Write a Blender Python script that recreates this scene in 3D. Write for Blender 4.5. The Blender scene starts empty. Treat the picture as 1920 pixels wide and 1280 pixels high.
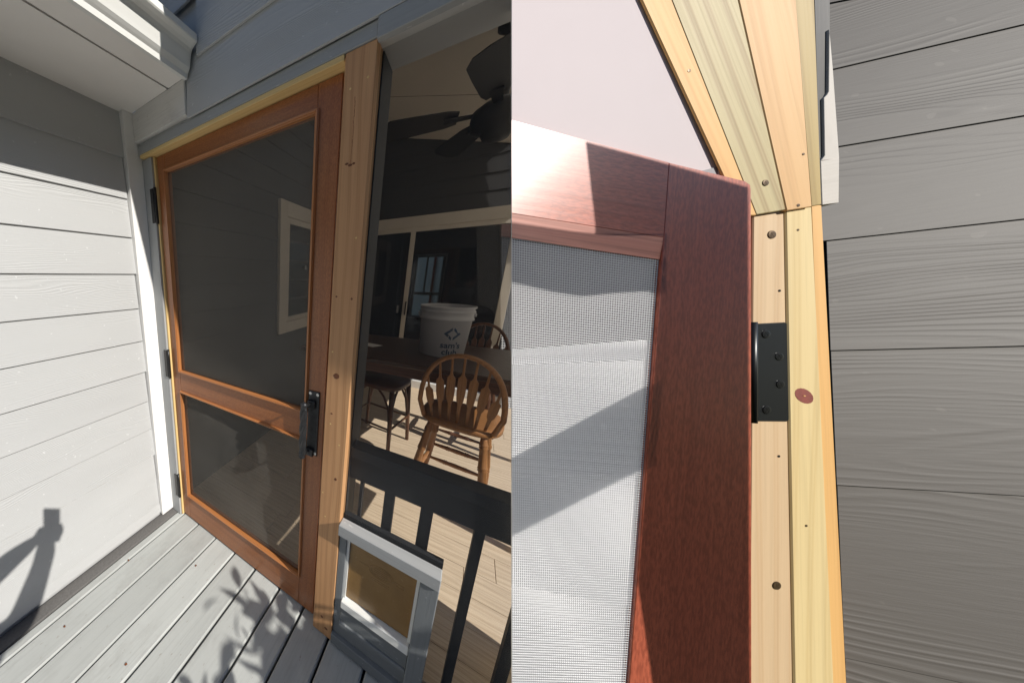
import bpy, bmesh, math, random
from mathutils import Vector, Matrix
random.seed(7)
scn = bpy.context.scene
COL = scn.collection
V = Vector
rad = math.radians

# ------------------------------------------------------------------ camera
# world: X along the porch wall to the right, Y into the porch, Z up; origin at the deck corner
CAM = V((1.382, -0.7998, 1.492))
EX = V((0.79297, 0.60923, -0.00560)); EY = V((-0.13560, 0.18543, 0.97326)); EZ = V((-0.59397, 0.77101, -0.22965))
cd = bpy.data.cameras.new('camera'); cam = bpy.data.objects.new('camera', cd); COL.objects.link(cam)
cd.sensor_fit = 'HORIZONTAL'; cd.sensor_width = 36.0; cd.lens = 36.0*513.33/1920
cd.shift_x = 0.25; cd.clip_start = 0.02; cd.clip_end = 500
cam.matrix_world = Matrix((( EX.x, EY.x, -EZ.x, CAM.x), (EX.y, EY.y, -EZ.y, CAM.y), (EX.z, EY.z, -EZ.z, CAM.z), (0, 0, 0, 1)))
scn.camera = cam

# ------------------------------------------------------------------ sky, sun, exposure
SUN = V((0.784, -0.1412, 0.6045))
w = bpy.data.worlds.new('World'); scn.world = w; w.use_nodes = True
nt = w.node_tree; bg = nt.nodes['Background']
sky = nt.nodes.new('ShaderNodeTexSky'); sky.sky_type = 'NISHITA'; sky.sun_disc = False
elev = math.asin(SUN.z); az = math.atan2(SUN.x, SUN.y)
sky.sun_elevation = elev; sky.sun_rotation = az
nt.links.new(sky.outputs[0], bg.inputs[0]); bg.inputs[1].default_value = 0.095
sky.ozone_density = 4.0; sky.dust_density = .4
sd = bpy.data.lights.new('sun', 'SUN'); sd.energy = 5.0; sd.angle = rad(0.53); sd.color = (1.0, 0.955, 0.88)
so = bpy.data.objects.new('sun', sd); COL.objects.link(so)
so.rotation_euler = SUN.to_track_quat('Z', 'Y').to_euler()
scn.view_settings.view_transform = 'Standard'; scn.view_settings.look = 'None'
scn.view_settings.exposure = 0.12; scn.view_settings.gamma = 1.0; scn.view_settings.use_curve_mapping = False
try:
    scn.cycles.max_bounces = 10; scn.cycles.transparent_max_bounces = 24; scn.cycles.use_denoising = True
except Exception: pass

# ------------------------------------------------------------------ materials
class NT:
    def __init__(s, name):
        s.m = bpy.data.materials.new(name); s.m.use_nodes = True; s.t = s.m.node_tree
        s.b = s.t.nodes['Principled BSDF']; s.o = s.t.nodes['Material Output']
    def n(s, kind, **kw):
        x = s.t.nodes.new('ShaderNode'+kind)
        for k, v in kw.items(): setattr(x, k, v)
        return x
    def l(s, a, b): s.t.links.new(a, b)
    def val(s, x, sock):
        if hasattr(x, 'is_linked') or hasattr(x, 'links'): s.l(x, sock)
        else: sock.default_value = x
    def math(s, op, a, b=0.0, clamp=False):
        x = s.n('Math', operation=op, use_clamp=clamp); s.val(a, x.inputs[0]); s.val(b, x.inputs[1]); return x.outputs[0]
    def coords(s, rnd=True):
        tc = s.n('TexCoord'); v = tc.outputs['Object']
        if rnd:
            oi = s.n('ObjectInfo'); cx = s.n('CombineXYZ'); r = oi.outputs['Random']
            s.l(s.math('MULTIPLY', r, 37.0), cx.inputs[0]); s.l(s.math('MULTIPLY', r, 91.0), cx.inputs[1]); s.l(s.math('MULTIPLY', r, 53.0), cx.inputs[2])
            a = s.n('VectorMath', operation='ADD'); s.l(v, a.inputs[0]); s.l(cx.outputs[0], a.inputs[1]); v = a.outputs[0]
        return v
    def scale(s, v, sc):
        a = s.n('VectorMath', operation='MULTIPLY'); s.l(v, a.inputs[0]); a.inputs[1].default_value = sc; return a.outputs[0]
    def noise(s, v, scale=1.0, detail=3.0, rough=.55):
        x = s.n('TexNoise'); s.l(v, x.inputs['Vector']); x.inputs['Scale'].default_value = scale
        x.inputs['Detail'].default_value = detail; x.inputs['Roughness'].default_value = rough; return x.outputs['Fac']
    def ramp(s, f, stops):
        r = s.n('ValToRGB'); e = r.color_ramp.elements
        while len(e) < len(stops): e.new(0.5)
        for i, (p, c) in enumerate(stops):
            e[i].position = p; e[i].color = (c[0], c[1], c[2], 1) if hasattr(c, '__len__') else (c, c, c, 1)
        s.l(f, r.inputs[0]); return r.outputs[0]
    def mix(s, f, a, b):
        x = s.n('Mix', data_type='RGBA'); s.val(f, x.inputs[0])
        for q, k in ((a, 6), (b, 7)):
            if hasattr(q, 'links'): s.l(q, x.inputs[k])
            else: x.inputs[k].default_value = (q[0], q[1], q[2], 1)
        return x.outputs[2]
    def bump(s, h, strength=.5, dist=.002):
        b = s.n('Bump'); b.inputs['Strength'].default_value = strength; b.inputs['Distance'].default_value = dist
        s.l(h, b.inputs['Height']); s.l(b.outputs[0], s.b.inputs['Normal'])
    def fin(s, col=None, rough=.6, metal=0., spec=.5):
        if col is not None: 
            if hasattr(col, 'links'): s.l(col, s.b.inputs['Base Color'])
            else: s.b.inputs['Base Color'].default_value = (*col, 1)
        s.val(rough, s.b.inputs['Roughness']); s.b.inputs['Metallic'].default_value = metal
        s.b.inputs['Specular IOR Level'].default_value = spec
        return s.m

def plain(name, col, rough=.5, metal=0., var=.12, sc=9., spec=.5, bump=0.):
    t = NT(name); v = t.coords(); f = t.noise(v, sc, 4)
    c = t.mix(f, tuple(x*(1-var) for x in col), tuple(min(1, x*(1+var)) for x in col))
    if bump: t.bump(t.noise(v, sc*9, 3), bump, .001)
    return t.fin(c, rough, metal, spec)

def siding(name, col, k=1.0, strength=.75, rough=.5, lam=.0075, spec=.5, wav=.16):
    """painted fibre-cement board with embossed cedar grain; x along the board; k = size factor"""
    t = NT(name); v = t.coords()
    n1 = t.noise(t.scale(v, (1.1/k, 7.0/k, 3/k)), 1.0, 2, .45)
    n2 = t.noise(t.scale(v, (5.0/k, 26/k, 3/k)), 1.0, 2)
    sep = t.n('SeparateXYZ'); t.l(v, sep.inputs[0])
    y = t.math('ADD', sep.outputs[1], t.math('MULTIPLY', n1, wav*k))
    y = t.math('ADD', y, t.math('MULTIPLY', n2, wav*.05*k))
    ph = t.math('MULTIPLY', y, 2*math.pi/(lam*k))
    wv = t.math('SINE', ph)
    rid = t.math('POWER', t.math('MULTIPLY', t.math('ADD', wv, 1.0), .5), 2.2)
    amp = t.ramp(t.noise(t.scale(v, (1.6/k, 9/k, 3/k)), 1.0, 3), [(.42, .05), (.68, 1.0)])
    am = t.n('RGBToBW'); t.l(amp, am.inputs[0])
    fine = t.noise(t.scale(v, (30/k, 420/k, 30/k)), 1.0, 2)
    h = t.math('ADD', t.math('MULTIPLY', rid, am.outputs[0]), t.math('MULTIPLY', fine, .22))
    t.bump(h, strength, .0016*k)
    d = t.noise(t.scale(v, (2/k, 4/k, 2/k)), 1.0, 4)
    c = t.mix(d, tuple(x*.93 for x in col), tuple(x*1.05 for x in col))
    sp = t.ramp(t.noise(t.scale(v, (55/k, 55/k, 55/k)), 1.0, 1), [(.74, 0.0), (.77, 1.0)])
    c = t.mix(t.math('MULTIPLY', sp, .35), c, tuple(min(1, x*1.6) for x in col))
    return t.fin(c, rough, 0, spec)

def wood(name, light, dark, lam=.014, k=1.0, contrast=.8, rough=.45, pore=.25, wob=.05, spec=.5, coat=0., bump=.15, tint=None, fleck=0.):
    """grain along local x"""
    t = NT(name); v = t.coords()
    n1 = t.noise(t.scale(v, (.7/k, 5/k, 5/k)), 1.0, 2, .5)
    sep = t.n('SeparateXYZ'); t.l(v, sep.inputs[0])
    y = t.math('ADD', t.math('ADD', sep.outputs[1], t.math('MULTIPLY', sep.outputs[2], .6)), t.math('MULTIPLY', n1, wob*k*2))
    wv = t.math('SINE', t.math('MULTIPLY', y, 2*math.pi/(lam*k)))
    ring = t.ramp(t.math('MULTIPLY', t.math('ADD', wv, 1.0), .5), [(.0, 0.0), (.62, .12), (.93, 1.0), (1.0, .55)])
    rb = t.n('RGBToBW'); t.l(ring, rb.inputs[0])
    str_ = t.noise(t.scale(v, (5/k, 260/k, 260/k)), 1.0, 3, .6)
    broad = t.noise(t.scale(v, (1.2/k, 16/k, 16/k)), 1.0, 3)
    f = t.math('ADD', t.math('MULTIPLY', rb.outputs[0], contrast*.6), t.math('MULTIPLY', t.math('SUBTRACT', broad, .35), contrast*.7), clamp=True)
    c = t.mix(f, light, dark)
    pf = t.ramp(str_, [(.46, 0.0), (.66, 1.0)])
    c = t.mix(t.math('MULTIPLY', pf, pore), c, tuple(x*.45 for x in dark))
    if fleck:
        fl_ = t.ramp(t.noise(t.scale(v, (130/k, 480/k, 480/k)), 1.0, 2, .6), [(.40, 0.), (.62, 1.)])
        c = t.mix(t.math('MULTIPLY', fl_, fleck), c, tuple(x*.5 for x in dark))
    if tint:
        c = t.mix(t.math('MULTIPLY', t.ramp(t.noise(t.scale(v, (.9/k, 8/k, 8/k)), 1.0, 3), [(.42, 0.), (.68, 1.)]), .8), c, tint)
    t.bump(t.math('ADD', str_, t.math('MULTIPLY', rb.outputs[0], .5)), bump, .0008*k)
    if coat:
        t.b.inputs['Coat Weight'].default_value = coat; t.b.inputs['Coat Roughness'].default_value = .28
    r = t.math('ADD', rough-.06, t.math('MULTIPLY', str_, .14))
    return t.fin(c, r, 0, spec)

def worn(name, col, wear, amt=.5, rough=.65, k=1.0, bump=.4):
    """old paint on wood, grain along x, scuffed through in streaks"""
    t = NT(name); v = t.coords()
    g = t.noise(t.scale(v, (4/k, 150/k, 150/k)), 1.0, 3, .6)
    b = t.noise(t.scale(v, (1.5/k, 9/k, 9/k)), 1.0, 4)
    s1 = t.noise(t.scale(v, (38/k, 95/k, 60/k)), 1.0, 2)
    c = t.mix(b, tuple(x*.80 for x in col), tuple(min(1, x*1.14) for x in col))
    oi = t.n('ObjectInfo'); c = t.mix(t.math('MULTIPLY', oi.outputs['Random'], .28), c, tuple(x*.55 for x in col))
    st_ = t.ramp(t.noise(t.scale(v, (3/k, 6/k, 6/k)), 1.0, 5, .7), [(.52, 0.), (.70, 1.)]); c = t.mix(t.math('MULTIPLY', st_, .22), c, tuple(x*.5 for x in wear))
    c = t.mix(t.math('MULTIPLY', t.ramp(g, [(.5, 0.), (.72, 1.)]), .28), c, tuple(x*.55 for x in col))
    c = t.mix(t.math('MULTIPLY', t.ramp(s1, [(.70, 0.), (.74, 1.)]), amt), c, wear)
    t.bump(t.math('ADD', g, t.math('MULTIPLY', s1, .3)), bump, .0012*k)
    return t.fin(c, rough, 0, .35)

def screen_mat(name, col, opac, dust=.3, amp=.075):
    t = NT(name); v = t.coords(False)
    d = t.noise(t.scale(v, (3, 3, 3)), 1.0, 5, .7)
    f2 = t.noise(t.scale(v, (260, 260, 260)), 1.0, 1)
    st = t.noise(t.scale(v, (90, 90, 6)), 1.0, 3)
    c = t.mix(t.math('MULTIPLY', t.math('ADD', t.math('MULTIPLY', d, .7), t.math('MULTIPLY', st, .25)), 1.0, clamp=True), tuple(x*.55 for x in col), tuple(x*(1.25+dust) for x in col))
    t.fin(c, .75, 0, .2)
    tr = t.n('BsdfTransparent'); mx = t.n('MixShader')
    fac = t.math('ADD', opac-.06, t.math('MULTIPLY', t.math('ADD', f2, t.math('MULTIPLY', d, .6)), amp), clamp=True)
    t.l(fac, mx.inputs[0]); t.l(tr.outputs[0], mx.inputs[1]); t.l(t.b.outputs[0], mx.inputs[2])
    t.l(mx.outputs[0], t.o.inputs['Surface']); return t.m

def frosted(name, col, k):
    t = NT(name); t.fin(col, .5); tr = t.n('BsdfTranslucent'); tr.inputs[0].default_value = (*col, 1); mx = t.n('MixShader'); mx.inputs[0].default_value = k
    t.l(t.b.outputs[0], mx.inputs[1]); t.l(tr.outputs[0], mx.inputs[2]); t.l(mx.outputs[0], t.o.inputs['Surface']); return t.m
def glass_mat(name, col=(.012, .014, .016), clear=.55):
    t = NT(name); t.fin(col, .02, 0, .8)
    tr = t.n('BsdfTransparent'); mx = t.n('MixShader'); mx.inputs[0].default_value = 1-clear
    t.l(tr.outputs[0], mx.inputs[1]); t.l(t.b.outputs[0], mx.inputs[2]); t.l(mx.outputs[0], t.o.inputs['Surface']); return t.m

M = {}
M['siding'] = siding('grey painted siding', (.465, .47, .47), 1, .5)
M['white'] = plain('white trim paint', (.80, .79, .77), .45, var=.05, sc=14, bump=.15)
M['white_worn'] = worn('scuffed white paint', (.78, .76, .73), (.28, .25, .22), .35, .5, bump=.2)
M['grey_trim'] = worn('weathered grey trim paint', (.40, .41, .415), (.62, .62, .60), .45)
M['deck'] = worn('weathered grey deck paint', (.46, .475, .46), (.26, .23, .195), .6, .7)
M['sill'] = worn('blue grey sill paint', (.20, .215, .225), (.42, .42, .42), .5)
M['flash'] = plain('dark asphalt flashing', (.13, .125, .12), .9, var=.4, sc=120, bump=.5)
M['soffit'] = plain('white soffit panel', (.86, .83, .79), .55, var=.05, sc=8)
M['gutter'] = plain('white aluminium gutter', (.80, .80, .77), .35, var=.03)
M['mahog'] = wood('varnished orange brown hardwood', (.40, .145, .045), (.25, .075, .022), .035, 1, .55, .36, .18, .06, .5, .25, fleck=.45)  # same door wood as r_mahog, the light's orange tone put into the colour
M['mould'] = wood('varnished moulding', (.46, .185, .062), (.28, .10, .03), .02, 1, .6, .3, .25, .03, .5, .3)
M['pine'] = wood('new yellow pine', (.66, .37, .175), (.42, .20, .08), .017, 1, 1.0, .55, .22, .05, tint=(.50, .26, .12))
M['pine_edge'] = wood('pale yellow pine edge', (.80, .58, .26), (.62, .38, .13), .018, 1, .6, .55, .15, .04)
M['knot'] = plain('pine knot', (.16, .055, .022), .6, var=.5, sc=160)
M['black'] = plain('black powder coat', (.014, .014, .015), .38, .2, var=.3, sc=30)
M['iron'] = plain('hammered black iron', (.05, .052, .055), .30, .6, var=.5, sc=70, bump=.8)
M['steel'] = plain('zinc screw', (.55, .55, .54), .3, 1.0)
M['screen'] = screen_mat('charcoal insect screen', (.185, .175, .158), .52)
M['screen2'] = screen_mat('fine charcoal insect screen', (.06, .06, .062), .20, amp=.02)
M['dark'] = plain('dark painted frame', (.030, .033, .038), .6, var=.3, sc=12)
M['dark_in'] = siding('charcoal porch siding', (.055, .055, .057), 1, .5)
M['trim_in'] = plain('cream window trim', (.66, .60, .52), .5, var=.06)
M['ceil'] = plain('cream porch ceiling board', (.76, .68, .57), .6, var=.06, sc=5)
M['plank'] = wood('tan wood look porch plank', (.80, .645, .465), (.60, .46, .315), .028, 1, .95, .5, .4, .09)
M['oak'] = wood('honey oak chair wood', (.38, .175, .062), (.20, .08, .026), .02, 1, .7, .4, .3, .05, .5, .15)
M['walnut'] = wood('dark brown table wood', (.075, .036, .02), (.035, .017, .01), .03, 1, .7, .35, .3)
M['bentwood'] = wood('dark brown stool wood', (.14, .058, .028), (.06, .026, .014), .03, 1, .7, .35, .3)
M['fan'] = plain('dark bronze fan', (.018, .016, .015), .45, .3)
M['glass'] = glass_mat('dark window glass')
M['vinyl'] = frosted('added milky light panel', (.74, .71, .66), .60)  # added translucent panel that spreads sunlight to brighten the porch inside
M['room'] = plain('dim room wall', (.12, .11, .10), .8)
M['bucket'] = plain('translucent white bucket plastic', (.47, .47, .49), .4, var=.06)
M['blue'] = plain('navy print', (.015, .045, .10), .5)
M['paper'] = plain('white paper', (.72, .70, .68), .7)

M['skin'] = plain('skin', (.55, .33, .24), .55)
M['shirt'] = plain('grey cotton shirt', (.30, .33, .34), .9)
M['short'] = plain('navy shorts', (.03, .04, .07), .9)
M['hair'] = plain('grey hair', (.25, .24, .23), .8)
M['leaf'] = plain('green leaf', (.06, .12, .03), .5, var=.35)
M['bark'] = plain('brown stem', (.12, .08, .05), .9)
M['pot'] = plain('terracotta pot', (.42, .19, .10), .8)
M['soil'] = plain('potting soil', (.05, .035, .025), 1.0)
M['grass'] = plain('lawn green', (.07, .10, .035), .95, var=.4, sc=2)
t = NT('amber vinyl flap'); v = t.coords(False)
f = t.noise(t.scale(v, (7, 7, 7)), 1.0, 6, .7); c = t.mix(t.ramp(f, [(.2, 0.), (.8, 1.)]), (.20, .11, .035), (.33, .195, .07))
sc_ = t.ramp(t.noise(t.scale(v, (60, 60, 500)), 1.0, 2), [(.66, 0.), (.72, 1.)]); c = t.mix(t.math('MULTIPLY', sc_, .25), c, (.5, .36, .2))
M['flap'] = t.fin(c, .32, 0, .5)
t.b.inputs['Transmission Weight'].default_value = 0.0
# close-up set
K = 12.0
M['r_siding'] = siding('shade darkened taupe siding', (.122, .110, .097), K, .42, .6, .0105, .3, wav=.36)  # shade on this siding is put into a darker base colour
M['r_wall'] = siding('pale grey painted siding', (.74, .74, .755), K, .3, .6, .009)
M['r_mahog'] = wood('red mahogany', (.47, .115, .06), (.36, .075, .04), .06, K, .35, .40, .22, .05, .5, .6, fleck=.5)
M['r_bevel'] = wood('bounce light tinted mahogany bevel', (.50, .205, .15), (.36, .12, .085), .02, K, .6, .5, .45, .05)  # bounce light on the bevel is put into a lighter pinkish colour
M['r_pineA'] = wood('pale planed pine', (.62, .45, .27), (.50, .32, .165), .016, K, .7, .6, .12, .03)
M['r_pineB'] = wood('cream pine stop', (.70, .55, .28), (.55, .39, .165), .020, K, .75, .6, .15, .05)
M['r_pineC'] = wood('orange pine edge', (.72, .42, .15), (.58, .30, .09), .024, K, .6, .6, .15, .03)
M['r_green'] = wood('greenish treated pine', (.50, .42, .22), (.30, .20, .085), .019, K, 1.0, .6, .2, .06)
M['r_peach'] = wood('peach pine board', (.66, .41, .18), (.52, .28, .105), .045, K, .6, .6, .14, .05)
M['r_olive'] = wood('olive treated pine', (.44, .32, .115), (.28, .18, .05), .020, K, .9, .6, .2, .04)
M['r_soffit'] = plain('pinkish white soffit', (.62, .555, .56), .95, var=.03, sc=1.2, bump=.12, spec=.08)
M['r_white'] = worn('peeling white paint', (.62, .575, .52), (.30, .27, .24), .25, .6, K)
M['r_strip'] = worn('dark scuffed flashing', (.085, .08, .075), (.30, .29, .27), .35, .6, K)
M['r_wire'] = plain('grey screen wire', (.64, .635, .64), .6, 0, var=.05)
M['r_black'] = plain('black hinge plate', (.010, .011, .012), .36, .3, var=.25, sc=1.5)
M['r_screw'] = plain('black screw head', (.022, .022, .022), .3, .6)
M['r_rust'] = plain('bronze screw head', (.11, .07, .035), .4, .5, var=.5, sc=20)
M['r_knot'] = plain('red brown knot', (.22, .05, .035), .6, var=.35, sc=14)
M['r_grey'] = plain('grey end piece and shade band', (.30, .29, .30), .7, var=.1, sc=2)  # soffit end piece, and the wall board whose shade is painted in grey

# ------------------------------------------------------------------ helpers
def thing(name, label, cat, loc=(0, 0, 0), group=None, kind=None):
    o = bpy.data.objects.new(name, None); COL.objects.link(o); o.location = loc; o.empty_display_size = .1
    tag(o, label, cat, group, kind); bpy.context.view_layer.update(); return o
def tag(o, label=None, cat=None, group=None, kind=None):
    if label: o['label'] = label
    if cat: o['category'] = cat
    if group: o['group'] = group
    if kind: o['kind'] = kind
    return o
def put(o, mw, parent):
    COL.objects.link(o)
    if parent is not None:
        o.parent = parent; o.matrix_parent_inverse = PINV(parent)
    o.matrix_world = mw
    return o
WM = {}
def PINV(p):
    bpy_m = WM.get(p.name)
    if bpy_m is None: bpy_m = p.matrix_world.copy() if p.parent is None and p.type == 'EMPTY' else WM.get(p.name, p.matrix_world.copy())
    return bpy_m.inverted()
SEAM_N = EX - .9345*EZ          # the porch interior ends at this plane
def cut_bm(bm):
    r = bmesh.ops.bisect_plane(bm, geom=bm.verts[:]+bm.edges[:]+bm.faces[:], plane_co=CAM, plane_no=SEAM_N, clear_outer=True, dist=1e-5)
    ed = [e for e in r['geom_cut'] if isinstance(e, bmesh.types.BMEdge)]
    if ed:
        try: bmesh.ops.holes_fill(bm, edges=ed, sides=0)
        except Exception: pass
def finish(name, bm, mat, parent=None, frame=None, cut=False, smooth=False, bev=0.0, label=None):
    """bm holds world coordinates; frame is the object's own axes"""
    if cut: cut_bm(bm)
    if not bm.faces:
        bm.free(); return None
    bmesh.ops.recalc_face_normals(bm, faces=bm.faces[:])
    if bev:
        bmesh.ops.bevel(bm, geom=[e for e in bm.edges if len(e.link_faces) == 2 and e.calc_face_angle(0) > .6], offset=bev, segments=1, affect='EDGES', profile=.5)
    if frame is None:
        lo = V((min(v.co.x for v in bm.verts), min(v.co.y for v in bm.verts), min(v.co.z for v in bm.verts)))
        frame = Matrix.Translation(lo)
    bm.transform(frame.inverted())
    me = bpy.data.meshes.new(name); bm.to_mesh(me); bm.free()
    if smooth:
        for p in me.polygons: p.use_smooth = True
    me.materials.append(M[mat] if isinstance(mat, str) else mat)
    o = bpy.data.objects.new(name, me); put(o, frame, parent); WM[o.name] = frame.copy()
    if label: o['label'] = label
    return o
def axes(p, L, W):
    x = V(L).normalized(); z = x.cross(V(W)).normalized(); y = z.cross(x)
    m = Matrix((x, y, z)).transposed().to_4x4(); m.translation = V(p); return m
def hexa(bm, p, L, W, T):
    p, L, W, T = V(p), V(L), V(W), V(T)
    v = [bm.verts.new(p+a*L+b*W+c*T) for c in (0, 1) for b in (0, 1) for a in (0, 1)]
    for q in ((0, 1, 3, 2), (4, 6, 7, 5), (0, 4, 5, 1), (2, 3, 7, 6), (0, 2, 6, 4), (1, 5, 7, 3)): bm.faces.new([v[i] for i in q])
def board(name, p, L, W, T, mat, parent=None, bev=.0015, cut=False, label=None):
    bm = bmesh.new(); hexa(bm, p, L, W, T)
    return finish(name, bm, mat, parent, axes(p, L, W), cut, bev=bev, label=label)
def box(name, lo, hi, mat, parent=None, grain=None, bev=.0015, cut=False, label=None):
    """axis-aligned box; the grain follows its longest side"""
    d = [hi[i]-lo[i] for i in range(3)]; a = grain if grain is not None else max(range(3), key=lambda i: d[i])
    E = [V((d[0], 0, 0)), V((0, d[1], 0)), V((0, 0, d[2]))]
    o = [i for i in range(3) if i != a]; o.sort(key=lambda i: -d[i])
    return board(name, lo, E[a], E[o[0]], E[o[1]], mat, parent, bev, cut, label)
def slab(name, pts, T, mat, parent=None, along=(0, 1), bev=0.0, cut=False, label=None, smooth=False):
    """polygon pts (front face) pushed back by vector T"""
    bm = bmesh.new(); P = [V(p) for p in pts]; T = V(T); n = len(P)
    a = [bm.verts.new(p) for p in P]; b = [bm.verts.new(p+T) for p in P]
    bm.faces.new(a); bm.faces.new(list(reversed(b)))
    for i in range(n): bm.faces.new([a[i], b[i], b[(i+1) % n], a[(i+1) % n]])
    L = P[along[1]]-P[along[0]]
    x = L.normalized(); y = T.normalized().cross(x); y.normalize(); z = x.cross(y)
    m = Matrix((x, y, z)).transposed().to_4x4(); m.translation = P[along[0]]
    return finish(name, bm, mat, parent, m, cut, bev=bev, label=label)
def tube_bm(bm, path, radii, n=10, cap=True):
    rings = []; P = [V(p) for p in path]; ref = None
    if not hasattr(radii, '__len__'): radii = [radii]*len(P)
    for i, p in enumerate(P):
        d = (P[min(i+1, len(P)-1)]-P[max(i-1, 0)]).normalized()
        if ref is None: ref = d.orthogonal().normalized()
        ref = (ref-d*ref.dot(d)).normalized(); s = d.cross(ref)
        r = radii[i]
        rings.append([bm.verts.new(p+(ref*math.cos(2*math.pi*k/n)+s*math.sin(2*math.pi*k/n))*r) for k in range(n)])
    for a, b in zip(rings, rings[1:]):
        for k in range(n): bm.faces.new([a[k], a[(k+1) % n], b[(k+1) % n], b[k]])
    if cap:
        bm.faces.new(list(reversed(rings[0]))); bm.faces.new(rings[-1])
def tube(name, path, radii, mat, parent=None, n=10, cut=False, label=None):
    bm = bmesh.new(); tube_bm(bm, path, radii, n)
    d = V(path[-1])-V(path[0]); d = d if d.length > 1e-6 else V((1, 0, 0))
    return finish(name, bm, mat, parent, axes(path[0], d, d.orthogonal()), cut, smooth=True, label=label)
def lathe_bm(bm, c, prof, n=32, ax=V((0, 0, 1))):
    x = ax.orthogonal().normalized(); y = ax.cross(x); rings = []
    for r, h in prof: rings.append([bm.verts.new(V(c)+ax*h+(x*math.cos(2*math.pi*k/n)+y*math.sin(2*math.pi*k/n))*r) for k in range(n)])
    for a, b in zip(rings, rings[1:]):
        for k in range(n): bm.faces.new([a[k], a[(k+1) % n], b[(k+1) % n], b[k]])
    bm.faces.new(list(reversed(rings[0]))); bm.faces.new(rings[-1])
def lathe(name, c, prof, mat, parent=None, n=32, ax=V((0, 0, 1)), cut=False, label=None):
    bm = bmesh.new(); lathe_bm(bm, c, prof, n, ax); return finish(name, bm, mat, parent, None, cut, smooth=True, label=label)
def screw(c, ax, r, mat, parent, name='screw', cross=True):
    bm = bmesh.new(); ax = V(ax).normalized(); lathe_bm(bm, c, [(r, 0), (r*.95, r*.10), (r*.6, r*.14)], 14, ax)
    if cross:
        x = ax.orthogonal().normalized(); y = ax.cross(x); c2 = V(c)+ax*r*.08
        for a, b in ((x, y), (y, x)): hexa(bm, c2-a*r*.5-b*r*.09, a*r, b*r*.18, ax*r*.09)
    return finish(name, bm, mat, parent)
def seam(y, z):
    """x on the plane where the porch interior stops"""
    return CAM.x-(SEAM_N.y*(y-CAM.y)+SEAM_N.z*(z-CAM.z))/SEAM_N.x

# ================================================================== LEFT: deck, walls, eave
gr = bmesh.new(); vs = [gr.verts.new(p) for p in ((-150, -150, -9), (150, -150, -9), (150, 150, -9), (-150, 150, -9))]; gr.faces.new(vs)
tag(finish('ground', gr, 'grass'), 'green lawn far below the raised deck', kind='structure')

tl = bmesh.new(); rnd = random.Random(3)  # added tree belt out of view, blocks low sky light on the siding
for k in range(2600):
    a = rad(rnd.uniform(-118, 28)); r_ = rnd.uniform(40, 46); hmax = 19+1.6*math.sin(a*9)+1.1*math.sin(a*23+1)
    zc_ = -9+(hmax+9)*rnd.random()**.8; sz = rnd.uniform(.9, 2.0); c0 = V((1+r_*math.cos(a), -1+r_*math.sin(a), zc_))
    for q in range(7):
        d1 = V((rnd.gauss(0, 1), rnd.gauss(0, 1), rnd.gauss(0, 1))).normalized(); d2 = d1.orthogonal().normalized(); p_ = c0+V((rnd.gauss(0, sz*.5), rnd.gauss(0, sz*.5), rnd.gauss(0, sz*.4)))
        tl.faces.new([tl.verts.new(p_+d1*sz*.6), tl.verts.new(p_+d2*sz*.35), tl.verts.new(p_-d1*sz*.6), tl.verts.new(p_-d2*sz*.35)])
tag(finish('added_tree_belt', tl, 'leaf'), 'unseen dark tree belt added to dim the low sky light', kind='stuff')

deck = thing('deck', 'weathered grey painted plank deck in front of the screen door', None, (0, -1, -.03), kind='structure')
edges = [.058, .107, .240, .393, .541, .685, .837, .969, 1.105, 1.256, 1.405]
x = 1.405
while x < 3.1: x += .146; edges.append(x)
for i, (a, b) in enumerate(zip(edges, edges[1:])):
    y1 = .125 if b < 1.42 else -.62
    y0 = -3.2
    g = .0035 if i < 4 else .005
    board('deck_board', (a+g, y1+random.uniform(-.004, 0.002), random.uniform(-.034, -.0325)), (0, y0-y1, 0), (b-a-2*g, 0, 0), (0, 0, .033), 'deck', deck, bev=.005)
box('joist', (-.02, -3.2, -.20), (3.0, .13, -.05), 'dark', deck, bev=0)
board('flashing', (-.01, .128, -.012), (0, -3.3, 0), (.066, 0, 0), (0, 0, .014), 'flash', deck, bev=.002, label='dark gritty flashing strip along the foot of the wall')

for (lx, ly, ra, lb) in ((.165, -.62, .4, 'tiny dry leaf scrap on the deck just beside the dark flashing strip, nearest the lens'), (.43, -.10, 1.9, 'tiny dry leaf scrap on the deck close to the bottom rail of the door'), (.12, -.30, 2.6, 'tiny dry leaf scrap on the narrow deck board along the siding'), (.50, -.52, .9, 'tiny dry leaf scrap in the middle of the open deck beside the leaf shadows')):
    bm = bmesh.new(); d = V((math.cos(ra), math.sin(ra), 0)); e = V((-d.y, d.x, 0)); p = V((lx, ly, .004))
    for sg in (-1, 1):
        a = [bm.verts.new(p+d*q*.012+e*sg*wd*.004+V((0, 0, .002*wd))) for q, wd in ((0, 0), (.4, 1), (.8, .8), (1, 0))]; bm.faces.new(a)
    bmesh.ops.solidify(bm, geom=bm.faces[:], thickness=.0005)
    tag(finish('dry_leaf', bm, 'mahog'), lb, 'leaf', 'leaf scraps on the deck')

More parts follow.
